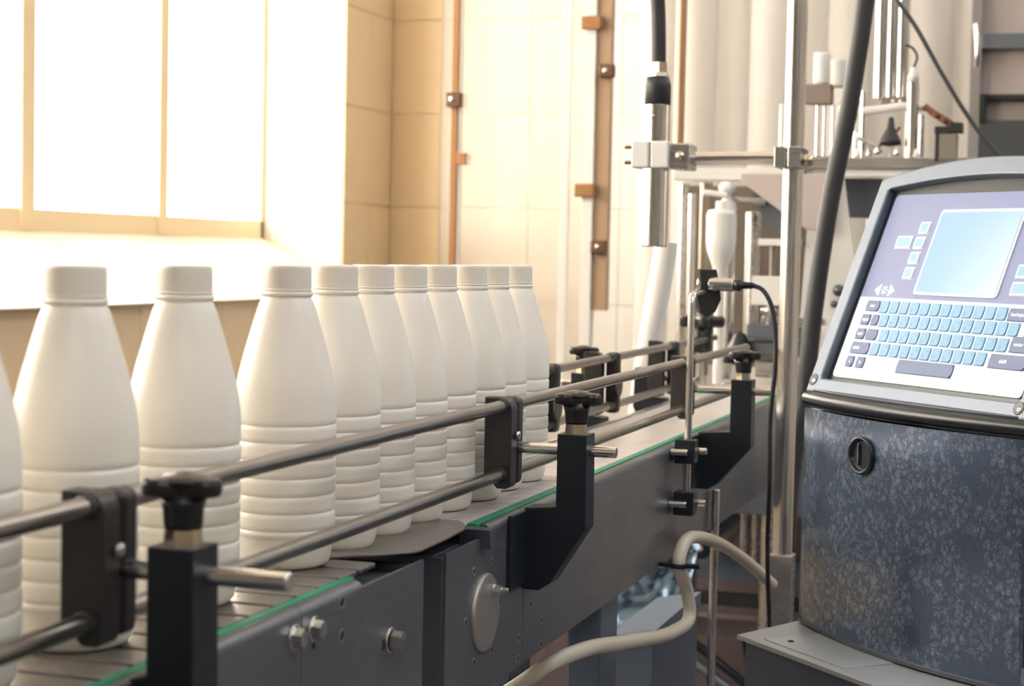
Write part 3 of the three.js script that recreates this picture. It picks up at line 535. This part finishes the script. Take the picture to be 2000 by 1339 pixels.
// ---------------------------------------------------------------- filling machine and the enclosure behind
{
  const Zf = -3.62, f = thing('filling_machine', 'steel filling machine with columns, valves and a slanted plate over the belt', 'machine', [0.1, 0, Zf]);
  const P = (n, g, m, l) => part(n, at(g, f), m, f, l);
  const S = (n, x0, x1, y0, y1, m, d = 0.03, dz = 0, l) => P(n, span(x0, x1, y0, y1, Zf + dz, Zf + dz - d, 0.002), m, l);
  const R = (n, x, y0, y1, r, m, dz = 0) => P(n, rod(V(x, y0, Zf + dz), V(x, y1, Zf + dz), r, 20), m);
  S('cross_beam', -0.225, 0.05, 1.362, 1.387, M.whitePlastic, 0.04, 0.04);
  R('upright', -0.2225, 1.387, 2.25, 0.0105, mat(0.45, 0.29, 0.18, 0.4, 0.6)); S('upright_foot', -0.238, -0.207, 1.387, 1.40, M.steel, 0.03, 0.015);
  S('back_panel', -0.27, 0.03, 0.96, 1.362, mat(0.20, 0.165, 0.14, 0.4, 0.5), 0.01, -0.25);
  R('column', -0.19, 0.95, 1.335, 0.0085, M.chrome); R('column', -0.167, 0.95, 1.36, 0.0135, mat(0.45, 0.38, 0.32, 0.35, 0.8), -0.03);
  R('column', -0.101, 0.95, 1.30, 0.0135, M.chrome, 0.04); R('column', -0.07, 0.97, 1.30, 0.0165, M.steel, -0.06); R('column', -0.222, 0.95, 1.36, 0.011, M.steel, -0.06);
  P('valve_body', lathe([[0, 0], [0.018, 0.002], [0.021, 0.012], [0.018, 0.028], [0.010, 0.034], [0.010, 0.046], [0.017, 0.050], [0.019, 0.06], [0.013, 0.070], [0, 0.072]], 28).translate(-0.108, 1.288, Zf + 0.04), M.whitePlastic);
  P('valve_lever', rod(V(-0.155, 1.336, Zf + 0.05), V(-0.105, 1.33, Zf + 0.05), 0.006), M.whitePlastic); P('valve_lever', rod(V(-0.105, 1.322, Zf + 0.03), V(-0.03, 1.318, Zf + 0.03), 0.008), M.steel);
  P('slanted_plate', extr([[-0.076, 1.374], [-0.076, 1.358], [0.020, 1.290], [0.060, 1.262], [0.102, 1.262], [0.102, 1.374]], 0.006, 0.001).translate(0, 0, Zf + 0.06), M.pinkPlate, 'slanted pinkish steel plate');
  P('slanted_underside', extr([[-0.07, 1.355], [-0.03, 1.26], [0.06, 1.262]], 0.004, 0.0005).translate(0, 0, Zf + 0.0), M.darkSteel);
  P('white_guard', extr([[0.064, 1.388], [0.128, 1.388], [0.158, 1.189], [0.150, 0.90], [0.04, 0.90]], 0.006, 0.001).translate(0, 0, Zf + 0.03), M.whitePlastic, 'white plastic guard panel');
  for (const [x, y] of [[0.085, 1.352], [0.093, 1.33]]) P('screw', lathe([[0, 0], [0.004, 0], [0.003, 0.002], [0, 0.002]], 12).rotateX(Math.PI / 2).translate(x, y, Zf + 0.036), M.darkSteel);
  P('guard_hinge', lathe([[0, 0], [0.012, 0], [0.012, 0.02], [0, 0.02]], 16).rotateX(Math.PI / 2).translate(0.128, 1.14, Zf + 0.03), M.darkSteel); P('guard_hinge', lathe([[0, 0], [0.007, 0], [0.007, 0.014], [0, 0.014]], 16).rotateX(Math.PI / 2).translate(0.118, 1.112, Zf + 0.03), M.darkSteel);
  S('deck', 0.02, 0.45, 1.386, 1.408, M.steel, 0.22, 0.06); S('deck_edge', 0.1, 0.45, 1.37, 1.386, M.whitePlastic, 0.02, 0.05);
  // filling cylinders
  P('air_cylinder', join(...[-0.021, 0, 0.021].map((dx) => rod(V(0.2135 + dx, 1.53, Zf), V(0.2135 + dx, 1.84, Zf), 0.0135, 20)), span(0.187, 0.240, 1.53, 1.84, Zf - 0.004, Zf - 0.03, 0.002)), M.chrome, 'ribbed aluminium air cylinder');
  S('cylinder_flange', 0.197, 0.25, 1.514, 1.533, mat(0.35, 0.31, 0.28, 0.4, 0.8), 0.05, 0.02);
  for (const x of [0.222, 0.236]) P('flange_bolt', lathe([[0, 0], [0.0045, 0], [0.004, 0.004], [0, 0.004]], 12).rotateX(Math.PI / 2).translate(x, 1.524, Zf + 0.02), M.brass);
  P('arm', tube([[0.162, 1.503, Zf + 0.03], [0.20, 1.507, Zf + 0.03], [0.245, 1.513, Zf + 0.03], [0.285, 1.510, Zf + 0.02]], 0.0085, 40, 12), M.whitePlastic);
  R('column', 0.149, 1.408, 1.60, 0.008, M.steel); R('column', 0.163, 1.408, 1.545, 0.007, M.chrome, 0.02); R('column', 0.262, 1.408, 1.56, 0.0125, M.chrome, 0.04); R('column', 0.276, 1.408, 1.5, 0.006, M.steel, -0.02);
  P('column_cap', lathe([[0, 0], [0.012, 0], [0.012, 0.012], [0.007, 0.018], [0.007, 0.028], [0, 0.03]], 20).translate(0.262, 1.56, Zf + 0.04), M.whitePlastic);
  P('air_line', tube([[0.262, 1.588, Zf + 0.04], [0.268, 1.61, Zf + 0.04], [0.258, 1.628, Zf + 0.04], [0.245, 1.634, Zf + 0.04]], 0.0025, 30, 8), M.umbilical);
  P('air_line', tube([[0.24, 1.47, Zf + 0.05], [0.225, 1.452, Zf + 0.05], [0.21, 1.442, Zf + 0.04], [0.19, 1.425, Zf + 0.03]], 0.003, 30, 8), M.redBrown);
  P('air_line', tube([[0.145, 1.475, Zf + 0.05], [0.16, 1.448, Zf + 0.06], [0.185, 1.435, Zf + 0.06], [0.205, 1.418, Zf + 0.05]], 0.004, 30, 8), M.steel);
  for (const [x, r, y0, y1] of [[0.0785, 0.0175, 1.557, 1.622], [0.110, 0.0172, 1.551, 1.608]]) P('filter_cup', lathe([[0, y0], [r * 0.86, y0], [r, y0 + 0.008], [r, y1 - 0.006], [r * 0.93, y1], [0, y1]], 32).translate(x, 0, Zf + 0.03), M.whitePlastic, 'white plastic filter cup');
  S('cup_block', 0.046, 0.10, 1.518, 1.557, mat(0.33, 0.26, 0.23, 0.45, 0.3), 0.05, 0.05);
  for (const x of [0.0025, 0.021]) R('white_tube', x, 1.408, 1.518, 0.0072, M.whitePlastic, 0.04);
  for (const x of [0.071, 0.085, 0.102, 0.1165, 0.13]) R('nozzle_tube', x, 1.405, 1.518, 0.0042, M.chrome, 0.02);
  S('nozzle_block', 0.04, 0.138, 1.400, 1.412, mat(0.38, 0.32, 0.29, 0.4, 0.6), 0.04, 0.04);
  P('valve_cone', lathe([[0, 1.43], [0.022, 1.434], [0.020, 1.445], [0.008, 1.468], [0.005, 1.488], [0, 1.49]], 24).translate(0.222, 0, Zf + 0.05), M.umbilical);
  P('hand_wheel', join(...[0, 1, 2, 3, 4].map((k) => new THREE.SphereGeometry(0.008, 12, 8).translate(0.302 + k * 0.008, 1.499 - k * 0.005, Zf + 0.04 + (k % 2) * 0.006)), tube([[0.285, 1.512, Zf + 0.04], [0.31, 1.494, Zf + 0.04], [0.345, 1.472, Zf + 0.04]], 0.007, 20, 8)), M.redBrown, 'reddish brown valve handle');
  S('solenoid_coil', 0.317, 0.352, 1.403, 1.456, mat(0.30, 0.27, 0.23, 0.5, 0.4), 0.045, 0.06); S('solenoid_frame', 0.310, 0.317, 1.40, 1.462, M.umbilical, 0.045, 0.062);
  P('solenoid_cap', join(span(0.308, 0.34, 1.455, 1.470, Zf + 0.06, Zf + 0.02), span(0.338, 0.362, 1.458, 1.478, Zf + 0.06, Zf + 0.02)), M.umbilical);
  for (let k = 0; k < 7; k++) P('fitting', lathe([[0, 0], [0.006, 0], [0.0065, 0.006], [0.004, 0.009], [0.004, 0.016], [0, 0.017]], 14).translate(0.16 + k * 0.019 + rnd() * 0.006, 1.408 + (k % 3) * 0.003, Zf + 0.07 - (k % 2) * 0.03), k % 3 ? M.chrome : M.whitePlastic);
  S('slide_rail', 0.12, 0.20, 1.29, 1.37, M.darkSteel, 0.04, -0.02); R('column', 0.175, 0.9, 1.37, 0.008, M.steel, -0.05);
  S('platform', -0.04, 0.045, 1.228, 1.242, M.whitePlastic, 0.05, 0.05); R('column', -0.012, 1.08, 1.23, 0.0065, mat(0.3, 0.26, 0.22, 0.4, 0.7), 0.03); R('column', 0.018, 1.05, 1.29, 0.007, M.whitePlastic, 0.02);
  R('column', 0.036, 1.05, 1.29, 0.006, M.whitePlastic, 0.03);
  S('nozzle_carriage', -0.05, 0.03, 1.105, 1.165, M.whitePlastic, 0.05, 0.05); P('filling_nozzle', lathe([[0, 1.04], [0.008, 1.04], [0.014, 1.06], [0.014, 1.08], [0.022, 1.09], [0.022, 1.105], [0, 1.105]], 24).translate(-0.012, 0, Zf + 0.03), M.steel);
  P('nozzle_skirt', lathe([[0, 0.985], [0.034, 0.985], [0.030, 1.005], [0.012, 1.045], [0, 1.05]], 28).translate(-0.07, 0, Zf + 0.06), M.rubber); S('drip_guard', -0.055, 0.06, 1.038, 1.066, M.darkSteel, 0.08, 0.07); S('chain_cover', -0.03, 0.10, 1.068, 1.082, M.steel, 0.06, 0.04);
  S('star_wheel_guard', -0.06, 0.06, 1.0, 1.03, M.darkSteel, 0.2, 0.05); S('outfeed_guide', -0.03, 0.09, 0.96, 0.99, M.steel, 0.12, 0.1);
  S('base_frame', -0.45, 0.45, 0.66, 0.78, M.darkSteel, 0.4, -0.02);
  for (const x of [-0.42, -0.02, 0.42]) R('leg', x, 0, 0.66, 0.02, M.steel, -0.08);
  S('lower_beam', -0.42, 0.42, 0.50, 0.55, M.bluePaint, 0.04, -0.12); S('lower_beam', -0.42, 0.42, 0.44, 0.465, M.dark, 0.04, -0.12);
  S('base_panel', -0.7, 0.7, 0.01, 0.66, mat(0.15, 0.12, 0.125, 0.7), 0.02, -0.5);
  S('floor_rail', -0.45, 0.45, 0.345, 0.385, mat(0.16, 0.13, 0.13, 0.6), 0.05, -0.25);
  P('diagonal_brace', rod(V(-0.36, 0.43, Zf - 0.1), V(0.02, 0.18, Zf - 0.1), 0.014), M.darkSteel); P('diagonal_brace', rod(V(-0.30, 0.40, Zf - 0.2), V(0.05, 0.16, Zf - 0.2), 0.01), M.rubber);
  P('hopper', lathe([[0.001, 0.55], [0.03, 0.56], [0.14, 0.66], [0.145, 0.67]], 32).translate(-0.16, 0, Zf - 0.2), M.chrome);
  P('caster', lathe([[0.006, -0.012], [0.02, -0.012], [0.024, -0.006], [0.024, 0.006], [0.02, 0.012], [0.006, 0.012]], 28).rotateX(Math.PI / 2).translate(-0.165, 0.575, Zf - 0.06), M.rubber);
  P('caster_hub', lathe([[0, -0.014], [0.007, -0.013], [0.007, 0.013], [0, 0.014]], 16).rotateX(Math.PI / 2).translate(-0.165, 0.575, Zf - 0.06), M.whitePlastic);
  for (const x of [-0.08, -0.055, 0.02, 0.06]) R('lower_post', x, 0.55, 0.80, 0.0075, M.steel, -0.1);
}
solo('hanging_cable', tube([[0.20, 1.80, -3.5], [0.226, 1.726, -3.5], [0.274, 1.654, -3.5], [0.327, 1.562, -3.5], [0.379, 1.48, -3.5], [0.431, 1.414, -3.5], [0.47, 1.38, -3.5]], 0.0045, 60, 10), M.umbilical, 'thin dark cable slanting down to the printer from above', 'cable');
{ // canister standing on its stem
  const c = solo('white_canister', lathe([[0.0001, 0.951], [0.009, 0.951], [0.009, 1.155], [0.012, 1.165], [0.016, 1.185], [0.027, 1.215], [0.0295, 1.23], [0.0295, 1.285], [0.026, 1.294], [0.012, 1.297], [0.012, 1.312], [0.0001, 1.313]], 40).translate(-0.083, 0, -3.40), M.whitePlastic, 'bright white bottle-shaped canister among the machine columns', 'canister');
}
{
  const k = thing('star_knob', 'black star knob on a short stem above the far belt', 'knob', [-0.09, 0.95, -3.27]);
  const sh = []; for (let i = 0; i < 60; i++) { const a = i / 30 * Math.PI, r = 0.036 + 0.009 * Math.cos(5 * a); sh.push([r * Math.cos(a), r * Math.sin(a)]); }
  part('head', extr(sh, 0.022, 0.006).rotateX(-Math.PI / 2).translate(0, 0.118, 0), M.knob, k); part('hub', lathe([[0, 0.07], [0.02, 0.07], [0.022, 0.118], [0, 0.118]], 24), M.knob, k); part('stem', rod(V(0, 0, 0), V(0, 0.07, 0), 0.007), M.chrome, k);
}
{
  const e = thing('enclosure_door', 'clear acrylic enclosure door with a brown edge bar and two hinge blocks', 'door', [-1.085, 0, -4.6]);
  const P = (n, g, m) => part(n, at(g, e), m, e);
  P('edge_bar', span(-1.098, -1.078, 0.85, 2.3, -4.60, -4.62), M.amber);
  P('edge_trim', span(-1.077, -1.070, 0.85, 2.3, -4.604, -4.618), M.tile[0]);
  P('pane', span(-1.070, -0.775, 0.85, 2.3, -4.608, -4.612, 0.0005), M.acrylic);
  P('pane', span(-1.130, -1.099, 0.85, 2.3, -4.608, -4.612, 0.0005), M.acrylic);
  const h = P('hinge_block', span(-1.106, -1.062, 1.605, 1.645, -4.575, -4.60, 0.004), M.amberDark);
  part('screw', at(lathe([[0, 0], [0.008, 0], [0.007, 0.003], [0, 0.004]], 20).rotateX(Math.PI / 2).translate(-1.088, 1.626, -4.575), e), M.chrome, h);
  P('hinge_block', span(-1.072, -1.047, 1.445, 1.478, -4.585, -4.60, 0.003), M.amber);
  P('closing_strip', span(-0.775, -0.752, 0.85, 2.3, -4.60, -4.618), M.whitePlastic);
}
{
  const e = thing('enclosure_post', 'pale enclosure post with brown side and four clips behind the last bottles', 'post', [-0.67, 0, -4.6]);
  const P = (n, g, m) => part(n, at(g, e), m, e);
  P('profile', span(-0.712, -0.682, 0.0, 2.3, -4.60, -4.64), M.whitePlastic); P('profile_side', span(-0.681, -0.640, 1.05, 2.3, -4.61, -4.64), mat(0.45, 0.30, 0.19, 0.45));
  for (const [x, y] of [[-0.694, 1.83], [-0.703, 1.377]]) P('clip', span(x - 0.026, x + 0.030, y - 0.018, y + 0.018, -4.578, -4.60, 0.004), M.amber);
  for (const [x, y] of [[-0.648, 1.70], [-0.658, 1.224]]) { P('clip', span(x - 0.022, x + 0.022, y - 0.018, y + 0.018, -4.578, -4.61, 0.005), M.amberDark); P('clip_screw', lathe([[0, 0], [0.007, 0], [0.006, 0.003], [0, 0.003]], 16).rotateX(Math.PI / 2).translate(x, y, -4.578), M.chrome); }
  P('side_pane', span(-0.750, -0.713, 0.85, 2.3, -4.615, -4.619, 0.0005), M.acrylic);
}
{ // translucent strip curtain behind the machine
  const c = thing('strip_curtain', 'translucent pale plastic strip curtain hanging behind the filling machine', 'curtain', [-0.2, 0, -5.1]);
  const N = 10, g = (() => { const q = new THREE.PlaneGeometry(0.13, 2.2, 12, 30), p = q.attributes.position; for (let i = 0; i < p.count; i++) { const x = p.getX(i), y = p.getY(i); p.setZ(i, 0.02 * Math.cos(x / 0.065 * 1.5) + 0.01 * Math.sin(y * 2.1)); p.setX(i, x + 0.006 * Math.sin(y * 1.7)); } q.computeVertexNormals(); return q; })();
  M.curtain.side = THREE.DoubleSide;
  for (let k = 0; k < N; k++) { const s = part('strip', g, M.curtain, c); s.position.set(-0.42 + k * 0.112, 1.35, (k % 2) * 0.03); s.rotation.y = (rnd() - 0.5) * 0.3; }
  part('hanging_rail', rod(V(-0.52, 2.46, 0.015), V(0.70, 2.46, 0.015), 0.012), M.steel, c);
}
{ // tilted white sheet tube hanging by the belt
  const s = solo('white_chute', tube([[-0.118, 1.228, -3.08], [-0.127, 1.16, -3.08], [-0.144, 1.05, -3.08], [-0.159, 0.93, -3.08], [-0.17, 0.80, -3.08]], 0.021, 40, 20), M.whitePlastic, 'slanting white tube below the print head behind the rails', 'tube');
}
{
  const r = thing('equipment_rack', 'dark steel rack frame with pinkish panels behind the printer', 'rack', [0.45, 0, -4.8]);
  const P = (n, g, m) => part(n, at(g, r), m, r);
  const pan = mat(0.42, 0.36, 0.34, 0.5, 0.1);
  P('upright', span(0.293, 0.322, 0, 2.2, -4.80, -4.84), mat(0.30, 0.28, 0.27, 0.4, 0.5)); P('upright', span(0.9, 0.93, 0, 2.2, -4.80, -4.84), M.darkSteel);
  P('bar', span(0.322, 0.9, 1.768, 1.808, -4.80, -4.84), M.darkSteel); P('bar', span(0.322, 0.9, 1.633, 1.648, -4.80, -4.84), M.dark); P('bar', span(0.322, 0.9, 1.46, 1.58, -4.80, -4.84), mat(0.06, 0.065, 0.07, 0.5, 0.3)); P('bar', span(0.322, 0.338, 1.573, 1.648, -4.79, -4.84), M.dark);
  for (const [a, b] of [[1.808, 2.15], [1.648, 1.768], [1.58, 1.633], [0.9, 1.46]]) P('panel', span(0.322, 0.9, a, b, -4.835, -4.845), pan);
  P('handle', tube([[0.305, 1.83, -4.78], [0.311, 1.79, -4.765], [0.314, 1.75, -4.765], [0.312, 1.72, -4.78]], 0.006, 30, 10), M.chrome);
}
scene.traverse((o) => { if (o.isMesh) { o.castShadow = true; o.receiveShadow = true; } });
renderer.render(scene, camera);
